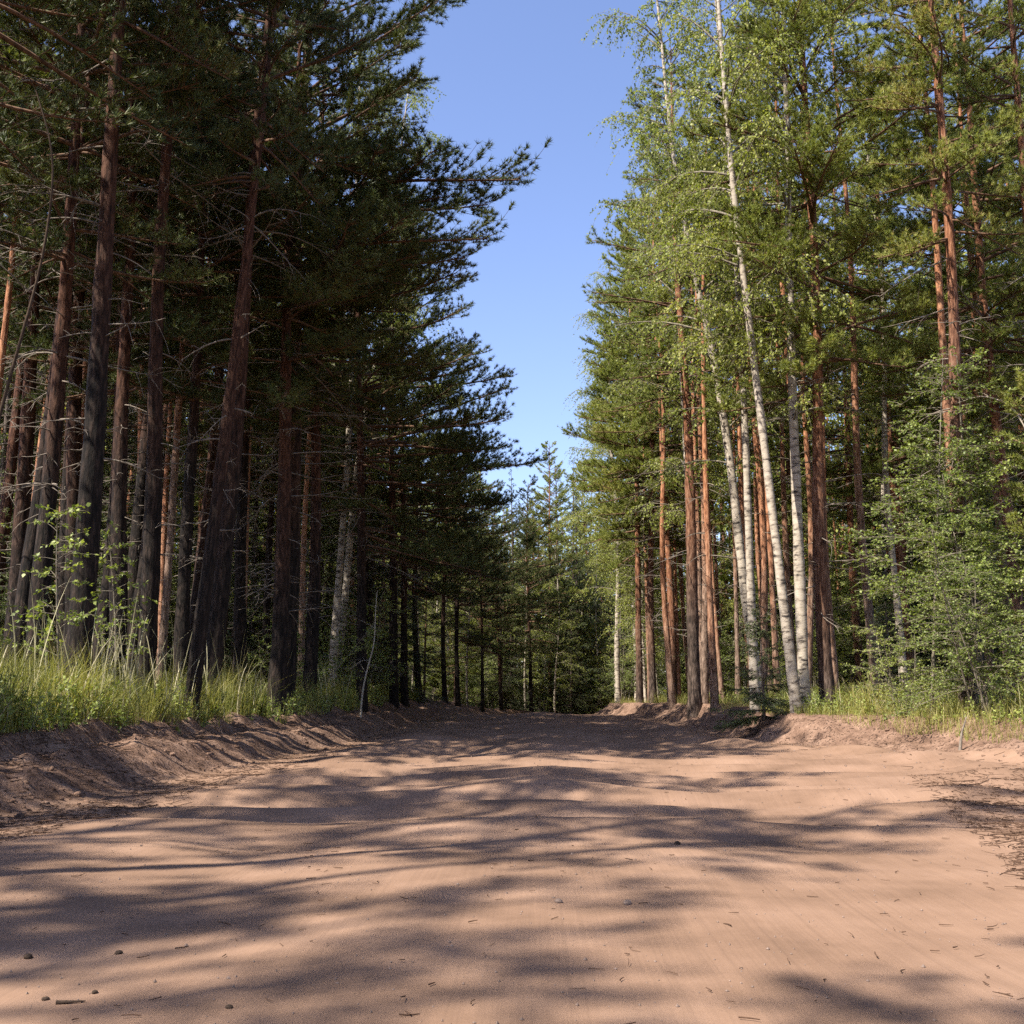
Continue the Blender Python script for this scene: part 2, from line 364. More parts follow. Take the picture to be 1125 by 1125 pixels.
def make_pine(seed, H, zb, R, r0, bend=0.12, dead=30, dens=1.0, lop=None, deadlen=1.6, bark='pine_bark'):
    rng = np.random.default_rng(seed)
    cf = curve_xy(rng, bend)
    tr = trunk_geo(rng, H, r0, cf)
    cr = Geo()
    z0 = []; z = zb
    while z < H - 0.25:
        n = rng.integers(3, 6); z0 += list(z + rng.normal(size=n) * .09); z += rng.uniform(.34, .6)
    z0 = np.array(z0); m = len(z0); t = np.clip((z0 - zb) / (H - zb), 0, 1)
    prof = np.minimum(1, .55 + t / .25 * .45) * (1 - t) ** 0.62 + 0.05
    az = rng.uniform(0, 2 * PI, m)
    L = R * prof * rng.uniform(.55, 1.15, m) + .15
    if lop is not None:
        L = L * (1 + 0.35 * np.cos(az - lop))
    el = rad(-8) + t * rad(55) + rng.normal(size=m) * .14
    base = np.concatenate([cf(z0), z0[:, None]], 1)
    P = paths(base, az, el, L, 7, .22 * (1 - t) + .05, .16 + 0 * t, rng)
    tubes(cr, P, (0.010 + 0.011 * L)[:, None] * np.linspace(1, .25, 7)[None], 4, 1)
    # twigs
    nt = np.maximum(3, (dens * 14 * L)).astype(int)
    wh = np.repeat(np.arange(m), nt); s = rng.uniform(.28, 1.0, len(wh)) ** .8
    B, D = sample_paths(P, wh, s)
    sgn = rng.choice([-1, 1], len(wh)); turn = sgn * rng.uniform(.35, 1.15, len(wh))
    taz = np.arctan2(D[:, 1], D[:, 0]) + turn
    tL = np.clip(L[wh] * rng.uniform(.14, .34, len(wh)) * (1.25 - .6 * s), .12, .75)
    TP = paths(B, taz, rng.uniform(.0, .55, len(wh)), tL, 4, .1 + 0 * tL, .25 + 0 * tL, rng)
    tubes(cr, TP, np.repeat([[.006, .005, .004, .0025]], len(wh), 0), 3, 1)
    ntf = np.maximum(3, (tL / .075)).astype(int)
    wt = np.repeat(np.arange(len(wh)), ntf); st = 1 - rng.uniform(0, 1, len(wt)) ** 1.3 * .8
    B2, D2 = sample_paths(TP, wt, st)
    nn = 14
    B3 = np.repeat(B2, nn, 0); D3 = np.repeat(D2, nn, 0)
    dirs = norm(D3 * .75 + rng.normal(size=B3.shape) * .62 + np.array([0, 0, .28]))
    needles(cr, B3, dirs, rng.uniform(.07, .13, len(B3)), rng.uniform(.009, .016, len(B3)), rng, 0)
    br = cr
    if dead:
        zd = rng.uniform(min(1.8, zb * .3), zb + .8, dead); ad = rng.uniform(0, 2 * PI, dead)
        Ld = deadlen * rng.uniform(.25, 1.0, dead) * (.35 + .65 * (zd / zb))
        bd = np.concatenate([cf(zd), zd[:, None]], 1)
        PD = paths(bd, ad, rng.normal(size=dead) * .25 + .05, Ld, 7, rng.uniform(.1, .5, dead), rng.uniform(0, .3, dead), rng, .12)
        tubes(br, PD, (0.007 + .008 * Ld)[:, None] * np.linspace(1, .3, 7)[None], 4, 2)
        w2 = np.repeat(np.arange(dead), np.maximum(2, (Ld * 6)).astype(int)); s2 = rng.uniform(.25, 1, len(w2))
        b2, d2 = sample_paths(PD, w2, s2)
        a2 = np.arctan2(d2[:, 1], d2[:, 0]) + rng.choice([-1, 1], len(w2)) * rng.uniform(.3, 1.2, len(w2))
        L2 = Ld[w2] * rng.uniform(.15, .45, len(w2))
        P2 = paths(b2, a2, rng.normal(size=len(w2)) * .4, L2, 5, rng.uniform(0, .5, len(w2)), 0 * L2, rng, .12)
        tubes(br, P2, np.repeat([[.006, .005, .0045, .0035, .002]], len(w2), 0), 3, 2)
    parts = [('trunk', tr.mesh('pine_trunk', [M[bark]])), ('crown', cr.mesh('pine_crown', [M['shaded_leaf' if bark == 'shaded_bark' else 'pine_leaf'], M['limb'], M['grey_wood']]))]
    return parts

def make_birch(seed, H, zb, R, r0, bend=0.15, dens=1.0, leaf=.058):
    rng = np.random.default_rng(seed)
    cf = curve_xy(rng, bend)
    tr = trunk_geo(rng, H, r0, cf, 12, .3, .75)
    cr = Geo()
    m = int((H - zb) * 4.2)
    z0 = np.sort(rng.uniform(zb, H - .2, m)); t = (z0 - zb) / (H - zb)
    az = rng.uniform(0, 2 * PI, m)
    L = R * (np.minimum(1, .6 + t * 1.6) * (1 - t) ** .55 + .08) * rng.uniform(.55, 1.15, m) + .2
    el = rad(28) + t * rad(30) + rng.normal(size=m) * .15
    base = np.concatenate([cf(z0), z0[:, None]], 1)
    P = paths(base, az, el, L, 8, .38 * (1 - .5 * t), 0 * t, rng, .08)
    tubes(cr, P, (.007 + .010 * L)[:, None] * np.linspace(1, .2, 8)[None], 4, 1)
    nt = np.maximum(5, dens * 13 * L).astype(int)
    wh = np.repeat(np.arange(m), nt); s = rng.uniform(.18, 1, len(wh))
    B, D = sample_paths(P, wh, s)
    taz = np.arctan2(D[:, 1], D[:, 0]) + rng.uniform(-1.3, 1.3, len(wh))
    tL = np.clip(rng.uniform(.3, .85, len(wh)) * (.5 + .3 * L[wh]), .2, 1.1)
    TP = paths(B, taz, rng.uniform(-.25, .5, len(wh)), tL, 6, rng.uniform(.45, 1.1, len(wh)), 0 * tL, rng, .08)
    tubes(cr, TP, np.repeat([[.004, .0035, .003, .0025, .002, .0015]], len(wh), 0), 3, 1)
    nl = np.maximum(4, tL / .042).astype(int)
    wl = np.repeat(np.arange(len(wh)), nl); sl = rng.uniform(.1, 1, len(wl))
    B2, D2 = sample_paths(TP, wl, sl)
    d = norm(D2 * .4 + rng.normal(size=B2.shape) * .6 + np.array([0, 0, -.55]))
    B2 = B2 + rng.normal(size=B2.shape) * .015
    Ls = leaf * rng.uniform(.7, 1.25, len(B2))
    leaves(cr, B2, d, Ls, Ls * .75, rng, 0)
    return [('trunk', tr.mesh('birch_trunk', [M['birch_bark']])), ('crown', cr.mesh('birch_crown', [M['birch_leaf'], M['stem']]))]

def make_spruce(seed, H, zb, R, r0, dens=1.0):
    rng = np.random.default_rng(seed)
    cf = curve_xy(rng, .04)
    tr = trunk_geo(rng, H, r0, cf, 10, .25, .9)
    cr = Geo(); z0 = []; z = zb
    step = .16 + .018 * H
    while z < H - .1:
        n = rng.integers(4, 7); z0 += list(z + rng.normal(size=n) * step * .25); z += step * rng.uniform(.7, 1.2)
    z0 = np.clip(np.array(z0), .1, H - .03); m = len(z0); t = (z0 - zb) / (H - zb)
    az = rng.uniform(0, 2 * PI, m); L = R * (1 - np.clip(t, 0, 1)) ** .85 * rng.uniform(.6, 1.12, m) + .1
    el = rad(-12) + np.clip(t, 0, 1) * rad(55) + rng.normal(size=m) * .08
    base = np.concatenate([cf(z0), z0[:, None]], 1)
    P = paths(base, az, el, L, 6, .18 + 0 * t, .18 + 0 * t, rng, .04)
    tubes(cr, P, (.006 + .008 * L)[:, None] * np.linspace(1, .25, 6)[None], 3, 1)
    nt = np.maximum(4, dens * 15 * L).astype(int)
    wh = np.repeat(np.arange(m), nt); s = rng.uniform(.12, 1, len(wh))
    B, D = sample_paths(P, wh, s)
    taz = np.arctan2(D[:, 1], D[:, 0]) + rng.choice([-1, 1], len(wh)) * rng.uniform(.4, 1.1, len(wh))
    tL = np.clip(L[wh] * .32 * (1.2 - .8 * s) * rng.uniform(.6, 1.2, len(wh)), .08, .6)
    TP = paths(B, taz, rng.uniform(-.35, .1, len(wh)), tL, 4, .25 + 0 * tL, 0 * tL, rng, .04)
    tubes(cr, TP, np.repeat([[.004, .0035, .003, .002]], len(wh), 0), 3, 1)
    nn = np.maximum(8, tL / .011).astype(int)
    wt = np.repeat(np.arange(len(wh)), nn); st = rng.uniform(0, 1, len(wt))
    B2, D2 = sample_paths(TP, wt, st)
    d = norm(D2 * .7 + rng.normal(size=B2.shape) * .6)
    sc_ = 1 + .04 * H
    needles(cr, B2, d, rng.uniform(.03, .055, len(B2)) * sc_, rng.uniform(.008, .013, len(B2)) * sc_, rng, 0)
    return [('trunk', tr.mesh('spruce_trunk', [M['spruce_bark']])), ('crown', cr.mesh('spruce_crown', [M['spruce_leaf'], M['spruce_bark']]))]

def make_shrub(seed, H, spread, stems, leaf=.06, dens=1.0, lowest=.15, lmat='shrub_leaf', smat='stem', thick=1.0, lean=0.35):
    rng = np.random.default_rng(seed)
    st = Geo(); lf = Geo()
    base = np.concatenate([rng.normal(size=(stems, 2)) * .12 * (stems > 1), np.zeros((stems, 1)) - .1], 1)
    az = rng.uniform(0, 2 * PI, stems); L = H * rng.uniform(.7, 1.02, stems)
    el = rad(90) - np.abs(rng.normal(size=stems)) * lean
    P = paths(base, az, el, L, 12, rng.uniform(0, .12, stems), 0 * L, rng, .05)
    tubes(st, P, thick * (.006 + .0045 * L)[:, None] * np.linspace(1, .2, 12)[None], 7, 0)
    nb = np.maximum(6, dens * 8 * L).astype(int)
    wb = np.repeat(np.arange(stems), nb); s = rng.uniform(lowest, 1, len(wb))
    B, D = sample_paths(P, wb, s)
    bL = spread * rng.uniform(.4, 1.1, len(wb)) * (1.15 - .75 * s) + .1
    BP = paths(B, rng.uniform(0, 2 * PI, len(wb)), rng.uniform(.05, .8, len(wb)), bL, 7, rng.uniform(.1, .5, len(wb)), 0 * bL, rng, .1)
    tubes(st, BP, (.003 + .004 * bL)[:, None] * np.linspace(1, .3, 7)[None], 4, 0)
    nt = np.maximum(3, dens * 9 * bL).astype(int)
    wt = np.repeat(np.arange(len(wb)), nt); s2 = rng.uniform(.2, 1, len(wt))
    B2, D2 = sample_paths(BP, wt, s2)
    tl = np.clip(.34 * bL[wt] * rng.uniform(.5, 1.2, len(wt)), .08, .5)
    TP = paths(B2, np.arctan2(D2[:, 1], D2[:, 0]) + rng.uniform(-1.2, 1.2, len(wt)), rng.uniform(-.2, .7, len(wt)), tl, 4, .2 + 0 * tl, 0 * tl, rng, .1)
    tubes(st, TP, np.repeat([[.0035, .003, .0025, .0015]], len(wt), 0), 3, 0)
    nl = np.maximum(4, tl / (leaf * .55)).astype(int)
    wl = np.repeat(np.arange(len(wt)), nl); s3 = rng.uniform(.05, 1, len(wl))
    B3, D3 = sample_paths(TP, wl, s3)
    d = norm(D3 * .6 + rng.normal(size=B3.shape) * .55 + np.array([0, 0, -.2]))
    nrm = norm(rng.normal(size=B3.shape) * .6 + np.array([0, 0, 1.0]))
    Ls = leaf * rng.uniform(.65, 1.25, len(B3))
    leaves(lf, B3, d, Ls, Ls * .68, rng, 0, nrm)
    return [('stem', st.mesh('shrub_stem', [M[smat]])), ('foliage', lf.mesh('shrub_foliage', [M[lmat]]))]

V = {}
V['pineA'] = make_pine(11, 13.8, 8.8, 2.4, .16, .10, 24, 1.4, bark='shaded_bark')
V['pineB'] = make_pine(12, 14.0, 8.4, 2.5, .135, .14, 22, 1.4, bark='shaded_bark')
V['pineC'] = make_pine(13, 14.2, 7.6, 2.5, .15, .10, 22, 1.3, bark='shaded_bark')
V['pineD'] = make_pine(14, 16.5, 9.5, 1.35, .085, .16, 15, bark='young_sunlit_bark')
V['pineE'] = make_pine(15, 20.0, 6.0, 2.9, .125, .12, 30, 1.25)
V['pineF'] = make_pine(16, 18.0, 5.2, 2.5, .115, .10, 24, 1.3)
V['pineL'] = make_pine(18, 14.2, 4.0, 2.9, .12, .10, 22, 1.0, lop=0.0, bark='shaded_bark')
V['pineM'] = make_pine(19, 13.8, 6.0, 2.6, .125, .12, 30, 1.0, lop=0.0, bark='shaded_bark')
V['pineO'] = make_pine(25, 14.6, 6.0, 2.55, .14, .10, 36, 1.3, lop=0.0, bark='shaded_bark')
V['pineT'] = make_pine(26, 15.0, 11.0, 1.0, .078, .14, 13, 1.0, bark='young_sunlit_bark')
V['pineR'] = make_pine(20, 18.5, 8.0, 2.2, .15, .12, 34, .95)
V['pineY'] = make_pine(17, 7.0, 1.0, 1.5, .06, .06, 0, 1.1)
V['birchA'] = make_birch(21, 19.0, 5.0, 2.6, .11, .16, 1.25)
V['birchB'] = make_birch(22, 17.5, 7.0, 2.2, .10, .10, 1.25)
V['birchC'] = make_birch(23, 11.0, 1.6, 1.7, .055, .16, 1.2)
V['spruceA'] = make_spruce(31, 14.0, 1.2, 2.2, .13, 1.35)
V['spruceB'] = make_spruce(32, 7.5, .3, 1.5, .07)
V['spruceC'] = make_spruce(33, 2.0, .06, .8, .025, 3.2)
V['shrubA'] = make_shrub(41, 2.6, 1.0, 6, .045, 1.25)
V['shrubB'] = make_shrub(42, 4.2, 1.2, 4, .048, 1.3)
V['saplingA'] = make_shrub(43, 6.0, 1.3, 1, .048, 1.9, .28, thick=.9, lean=.06)
V['saplingB'] = make_shrub(44, 3.4, .8, 1, .07, 1.3, .3, lean=.15)

placed = []
def plant(variant, name, x, y, label, cat, group=None, rz=None, lean=(0, 0), s=1.0, dz=0.0, width=1.0):
    """one tree or shrub: an empty at its foot with a copy of every part of that kind"""
    rs = random.Random(int(x * 1000) * 7919 + int(y * 1000))
    rz = rs.uniform(0, 2 * PI) if rz is None else rz
    o = empty(name, (x, y, gz(x, y) - 0.03 + dz), label, cat, group, (lean[1], lean[0], 0), 1.0)
    o.rotation_euler = (lean[1], lean[0], 0)
    for pn, me in V[variant]:
        c = mobj(pn, me, o)
        c.rotation_euler = (0, 0, rz)
        c.scale = (s * width, s * width, s)
    placed.append((x, y))
    return o


# ------------------------------------------------------------------ the trees one can single out
P = 'pine tree'; Bt = 'birch tree'; St = 'spruce tree'; Sh = 'shrub'; Sa = 'sapling'
heroes = [
 # shaded side
 ('pineA', 'pine_tree', -5.15, 12.4, 'thickest dark pine trunk rising straight from the grass on the shaded bank', P, dict(width=.9, rz=1.0)),
 ('pineB', 'pine_tree', -5.10, 14.4, 'reddish pine next to the thickest trunk, bare arching twigs on its bark', P, dict(width=.9, rz=2.2)),
 ('pineC', 'pine_tree', -4.42, 14.2, 'black pine trunk leaning towards the road above the grassy bank', P, dict(lean=(.06, 0), width=.62, rz=.4)),
 ('pineB', 'pine_tree', -4.75, 16.2, 'brown pine with sunlit bark at its foot just behind the leaning trunk', P, dict(rz=4.0)),
 ('pineO', 'pine_tree', -4.35, 18.6, 'straight black pine at the bank edge with low dark boughs over the road', P, dict(width=1.1, rz=.1, s=.93)),
 ('pineD', 'pine_tree', -9.75, 22.0, 'slender tan pine with sun down one flank, standing alone near the frame edge', P, dict(width=1.25, rz=.2)),
 ('pineO', 'pine_tree', -4.45, 21.8, 'dark slim pine behind the straight black one, drooping crown over the verge', P, dict(rz=-.5, s=.95)),
 ('pineL', 'pine_tree', -4.05, 26.0, 'dark bushy pine beside the pale crooked sapling', P, dict(rz=.2)),
 ('pineL', 'pine_tree', -3.95, 31.0, 'dark pine spreading boughs towards the strip of sky, past the crooked sapling', P, dict(rz=-.25, s=1.05)),
 ('birchA', 'birch_tree', -5.6, 30.5, 'lone pale green birch showing among the dark pines against the sky', Bt, dict(s=.98, rz=.8, lean=(.10, 0))),
 ('pineO', 'pine_tree', -4.6, 20.3, 'tall dark pine whose high boughs reach furthest out over the road', P, dict(rz=.15, s=1.15, width=1.08)),
 # sunlit side
 ('birchB', 'birch_tree', 4.42, 19.2, 'white birch leaning over towards the road', Bt, dict(lean=(-.062, 0), rz=.5, width=.86)),
 ('birchA', 'birch_tree', 4.72, 19.9, 'straight white birch between the leaning birch and the red pine', Bt, dict(rz=2.1, width=.9)),
 ('birchB', 'birch_tree', 4.18, 21.6, 'white birch with speckled bark closest to the little green spruce', Bt, dict(rz=3.9, width=.85, lean=(-.02, 0))),
 ('pineE', 'pine_tree', 5.20, 20.2, 'red barked pine with dark shaded foot right behind the white birches', P, dict(rz=.9)),
 ('pineR', 'pine_tree', 6.85, 18.0, 'orange barked pine rising bare out of the green thicket', P, dict(rz=2.0, width=.82, lean=(.02, 0))),
 ('pineD', 'pine_tree', 7.25, 18.9, 'thin dark pine pressed against the orange barked pine', P, dict(rz=5.0)),
 ('pineR', 'pine_tree', 8.90, 19.2, 'dark trunked pine with pale dead twigs at the edge of the thicket', P, dict(rz=3.0, width=.75)),
 ('pineR', 'pine_tree', 4.0, 28.5, 'stout red pine with black shaded foot, front one of a close pair', P, dict(rz=1.0, width=1.1)),
 ('pineD', 'pine_tree', 4.4, 29.6, 'slim red pine, rear one of the close pair', P, dict(rz=2.4, width=1.2)),
 ('pineD', 'pine_tree', 4.05, 33.5, 'slender pale red pine next along from the close pair', P, dict(rz=.2, width=1.1)),
 ('pineE', 'pine_tree', 4.55, 37.5, 'pine with bright green crown reaching low beside the strip of sky', P, dict(rz=4.2)),
 ('birchA', 'birch_tree', 4.35, 31.0, 'tall birch with loose drooping sprays against the strip of sky', Bt, dict(rz=5.3)),
 ('birchC', 'birch_tree', 4.25, 44.0, 'small bright green birch low down where the road crests', Bt, dict(rz=1.3)),
 ('birchA', 'birch_tree', 4.85, 24.2, 'tall leafy birch whose crown hangs furthest over the road', Bt, dict(rz=4.4, width=1.0, lean=(-.105, 0))),
 ('pineF', 'pine_tree', 3.75, 41.0, 'pine standing closest to the road just past the small bright birch', P, dict(rz=2.2, s=1.05)),
 # undergrowth one can single out
 ('spruceC', 'spruce_sapling', 4.0, 19.9, 'little green spruce on the sandy bank at the foot of the birches', 'spruce', {}),
 ('saplingA', 'sapling', 6.05, 17.4, 'thin grey stemmed sapling with leafy top beside the red pine', Sa, dict(rz=.3, s=1.05)),
 ('saplingA', 'sapling', 6.75, 16.9, 'leafy sapling in front of the orange barked pine', Sa, dict(rz=2.3, s=.68)),
 ('saplingA', 'sapling', 7.15, 18.4, 'tall leafy sapling filling the gap behind the orange barked pine', Sa, dict(rz=4.3, s=1.05)),
 ('shrubB', 'shrub', 6.35, 16.2, 'dense green shrub in the middle of the sunlit thicket', Sh, dict(rz=1.1, s=.75)),
 ('shrubB', 'shrub', 7.55, 15.9, 'leafy shrub above the tall grass and sand mounds', Sh, dict(rz=3.0, s=.8)),
 ('shrubA', 'shrub', 5.75, 17.6, 'low shrub at the shaded foot of the red pine', Sh, dict(rz=.2, s=.7)),
 ('shrubA', 'shrub', 7.05, 14.9, 'low shrub with greyish twigs behind the roadside grass', Sh, dict(rz=2.7, s=.8)),
 ('pineY', 'young_pine', 8.05, 17.2, 'young bushy pine at the outer edge of the sunlit thicket', P, dict(rz=.7, s=.8)),
 ('shrubB', 'shrub', -4.95, 8.6, 'dark leafy shrub at the edge of the frame behind the tall grass', Sh, dict(rz=.4, s=.62)),
 ('saplingB', 'sapling', -4.75, 11.2, 'sapling with bright sunlit leaves in front of the thickest trunk', Sa, dict(rz=1.9, s=.72)),
 ('saplingB', 'sapling', -4.95, 13.1, 'thin curved sapling between the two thick trunks', Sa, dict(rz=.1, s=.75)),
 ('shrubA', 'shrub', -5.0, 23.5, 'dark green shrub beneath the pines near the pale crooked sapling', Sh, dict(rz=.9)),
 ('shrubB', 'shrub', -4.7, 29.0, 'tall dark shrub where the grassy bank narrows', Sh, dict(rz=2.9, s=.9)),
 ('spruceB', 'spruce_tree', -4.6, 38.0, 'young spruce in shade where the bank meets the crest of the road', St, dict(rz=1.4)),
 ('spruceB', 'spruce_tree', 1.6, 66.0, 'dark young spruce straight ahead where the road dips away', St, dict(s=1.1)),
]
for v, nm, x, y, lab, cat, kw in heroes:
    plant(v, nm, x, y, lab, cat, **kw)

# ------------------------------------------------------------------ the stand of trees on both sides
rng = random.Random(77)
def far_enough(x, y, d):
    return all((x - a) ** 2 + (y - b) ** 2 > d * d for a, b in placed)

def choose(x, y, side):
    q = rng.random()
    far = y > 62
    if q < (.62 if side < 0 else .60):
        v = rng.choice(['pineA', 'pineB', 'pineC', 'pineD', 'pineD', 'pineD', 'pineM'] if side < 0 else ['pineR', 'pineR', 'pineE', 'pineD', 'pineD', 'pineF'])
        if abs(x) < 8 and side > 0: v = rng.choice(['pineE', 'pineF', 'pineR'])
        if abs(x) < 8 and side < 0: v = rng.choice(['pineM', 'pineB', 'pineD', 'pineM'])
        return v
    if side < 0 and y < 27: return rng.choice(['pineD', 'pineT', 'pineT', 'pineT', 'pineD', 'spruceB', 'pineT', 'pineB'])
    if q < (.74 if side < 0 else .82): return rng.choice(['birchA', 'birchB', 'birchC'])
    if q < .92: return rng.choice(['spruceA', 'spruceB', 'spruceA'])
    return rng.choice(['saplingA', 'spruceB', 'shrubB'])

LAB = {
 ('pine', -1): ('pine_tree', 'tall pine crowded in the shaded stand behind the grassy bank', P, 'pines of the shaded stand'),
 ('pine', 1): ('pine_tree', 'tall pine crowded in the sunlit stand behind the roadside trees', P, 'pines of the sunlit stand'),
 ('pine', 0): ('pine_tree', 'far pine closing the view beyond the crest of the road', P, 'pines beyond the crest'),
 ('birch', -1): ('birch_tree', 'birch mixed among the pines of the shaded stand', Bt, 'birches of the shaded stand'),
 ('birch', 1): ('birch_tree', 'birch mixed among the pines of the sunlit stand', Bt, 'birches of the sunlit stand'),
 ('birch', 0): ('birch_tree', 'far birch closing the view beyond the crest of the road', Bt, 'birches beyond the crest'),
 ('spruce', -1): ('spruce_tree', 'dark spruce growing under the pines of the shaded stand', St, 'spruces of the shaded stand'),
 ('spruce', 1): ('spruce_tree', 'spruce growing under the pines of the sunlit stand', St, 'spruces of the sunlit stand'),
 ('spruce', 0): ('spruce_tree', 'far spruce closing the view beyond the crest of the road', St, 'spruces beyond the crest'),
 ('sapling', -1): ('sapling', 'slim leafy sapling deep inside the shaded stand', Sa, 'saplings of the shaded stand'),
 ('sapling', 1): ('sapling', 'slim leafy sapling deep inside the sunlit stand', Sa, 'saplings of the sunlit stand'),
 ('sapling', 0): ('sapling', 'far leafy sapling beyond the crest of the road', Sa, 'saplings beyond the crest'),
 ('shrub', -1): ('shrub', 'leafy shrub under the pines of the shaded stand', Sh, 'shrubs of the shaded stand'),
 ('shrub', 1): ('shrub', 'leafy shrub under the pines of the sunlit stand', Sh, 'shrubs of the sunlit stand'),
 ('shrub', 0): ('shrub', 'far leafy shrub beyond the crest of the road', Sh, 'shrubs beyond the crest'),
}
def stand(x, y, v, size=1.0, **kw):
    kind = v.rstrip('ABCDEFYLMROT')
    side = -1 if x < float(road_edges(y)[0]) else 1
    if y > 62 and abs(x) < 20: side = 0
    nm, lab, cat, grp = LAB[(kind, side)]
    plant(v, nm, x, y, lab, cat, grp, s=size * rng.uniform(.88, 1.1) * (1 - .22 * float(sstep(32, 46, y)) if v in ('pineL', 'pineM') else 1) * (.86 if -8.5 < x < 0 and v in ('pineD', 'spruceA') else 1), width=rng.uniform(.9, 1.1), lean=(rng.gauss(0, .012), rng.gauss(0, .012)), **kw)

def in_view(x, y, m=1.5):
    return y > 2 and -0.50 * y - m < x < 0.46 * y + m

def sun_gap(x, y, verge=False):   # gaps cut along the sun's path so chosen ground is lit
    for tx, ty, tr in ((0.2, 2.5, 1.0), (1.1, 3.6, 1.6)) if not verge else ((-4.5, 11.6, 1.3), (-4.4, 13.6, 1.2)):
        for k in range(12):
            q = 5.0 + k * .5
            if (x - tx + .82 * q) ** 2 + (y - ty + .57 * q) ** 2 < tr ** 2: return True
    return False

def scatter(n, x0, x1, y0, y1, dmin, keep, pick=None, edge=4.7):
    for _ in range(n):
        x = rng.uniform(x0, x1); y = rng.uniform(y0, y1)
        l, r = road_edges(y)
        if l - (edge - 3.3) < x < r + (edge - 3.5): continue
        if not keep(x, y): continue
        if not far_enough(x, y, dmin): continue
        stand(x, y, pick(x, y) if pick else choose(x, y, -1 if x < l else 1))

for x, y, v in ((-5.5, 2.3, 'pineD'), (-5.3, 5.3, 'pineD'), (-6.5, .5, 'pineT')): stand(x, y, v, rz=.1)  # out-of-view pines placed to throw shadow streaks across the road
for x, y, v in ((1.0, 62, 'birchC'), (2.4, 66, 'spruceA'), (-.6, 60, 'birchC'), (3.0, 70.5, 'pineM'), (1.2, 71, 'spruceA'), (-1.4, 65, 'pineM'), (5.2, 74, 'pineL'), (-2.9, 63, 'pineL'), (2.0, 74, 'pineL'), (.2, 67.5, 'pineM'), (4.4, 77, 'pineL'), (7.6, 78, 'spruceA'), (3.8, 66.8, 'birchC'), (-1.0, 70, 'pineL'), (5.4, 69.6, 'birchC'),
                (.4, 64.5, 'birchC'), (-1.8, 57, 'spruceB'), (-.2, 63, 'shrubB'), (1.9, 63.5, 'spruceB'), (2.6, 68, 'birchC'), (-2.6, 59, 'shrubB'), (4.2, 70, 'spruceB'), (3.6, 72.5, 'spruceA'), (6.6, 75, 'birchC')):
    stand(x, y, v)
for x, y, v in ((3.0, 46, 'birchA'), (3.3, 49.5, 'birchB'), (3.7, 44.2, 'birchC'), (3.4, 52.5, 'birchA'), (4.2, 47.5, 'pineE'), (4.5, 55, 'birchA'), (4.9, 51, 'pineF'), (5.6, 58, 'birchB'), (6.3, 54, 'birchA')):
    stand(x + .35, y, v)
for x, y, v, q in ((-1.2, 62.5, 'spruceA', 1.1), (.8, 65.5, 'pineF', .86), (2.2, 69, 'spruceA', 1.15), (-.2, 68.5, 'pineE', .78), (3.6, 73.5, 'pineF', .92), (-2.4, 67, 'spruceA', 1.1), (4.8, 72, 'spruceA', 1.1), (1.6, 76, 'pineE', .85), (6.4, 77.5, 'pineF', .9)):
    stand(x, y, v, q)
# rows along the road first, then the depth of the stand
for y in np.arange(33, 74, 3.1):
    l, r = road_edges(y)
    for sd in (-1, 1):
        x = (float(l) - rng.uniform(.55, 1.2)) if sd < 0 else (float(r) + rng.uniform(.9, 1.7))
        yy = y + rng.uniform(-1, 1)
        if far_enough(x, yy, 1.7):
            if sd > 0: stand(x, yy, rng.choice(['birchB', 'birchA', 'birchA', 'pineR', 'birchB', 'pineE']))
            stand(x, yy, rng.choice(['pineL', 'pineL', 'pineM', 'pineL']), rz=rng.gauss(0, .4)) if sd < 0 else None
for _ in range(110):   # tight cluster of slim red pines
    x = rng.uniform(3.9, 7.5); y = rng.uniform(23, 48)
    if far_enough(x, y, 1.15) and x > float(road_edges(y)[1]) + .6: stand(x, y, rng.choice(['pineD', 'pineT', 'pineT', 'pineD']))
scatter(7000, -22, -5.0, 10, 40, 1.25, lambda x, y: in_view(x, y) and not sun_gap(x, y, True))
scatter(3500, -40, -5.0, 9, 48, 1.75, lambda x, y: in_view(x, y))
scatter(2600, 5.0, 36, 14, 48, 1.9, lambda x, y: in_view(x, y))
scatter(700, -24, 26, 48, 100, 2.9, lambda x, y: in_view(x, y) and abs(x - 4) < 22)
rng.seed(103)
# pines of the same stand beside and behind the viewpoint: their crowns shade the road
scatter(500, -17, -5.2, -15, 9, 3.5, lambda x, y: not in_view(x, y, 0) and not sun_gap(x, y) and not sun_gap(x, y, True), lambda x, y: rng.choice(['pineA', 'pineB', 'pineC', 'pineM']))
scatter(160, 5.0, 14, -14, 9, 3.2, lambda x, y: not in_view(x, y, 0), lambda x, y: rng.choice(['pineA', 'pineE', 'pineF', 'birchB']))  # unseen trees on the right, added to hold back open-sky light
# young growth between the trunks
scatter(160, -22, -5.2, 16, 45, 1.3, lambda x, y: in_view(x, y), lambda x, y: rng.choice(['shrubB', 'saplingA', 'shrubA', 'saplingA', 'spruceC', 'spruceB']))
scatter(500, -14, 18, 48, 84, 1.1, lambda x, y: in_view(x, y), lambda x, y: rng.choice(['birchC', 'spruceB', 'spruceB', 'shrubB', 'pineY', 'spruceC', 'shrubB']))
scatter(40, 4.6, 8, 45, 62, 1.2, lambda x, y: in_view(x, y), lambda x, y: rng.choice(['birchC', 'birchC', 'pineY', 'saplingA']))
scatter(120, 4.6, 20, 20, 45, 1.2, lambda x, y: in_view(x, y), lambda x, y: rng.choice(['shrubB', 'saplingA', 'shrubA', 'spruceC', 'pineY']))
import collections; print('PLANTED', len(placed), collections.Counter(o['category'] for o in bpy.data.objects if 'category' in o))

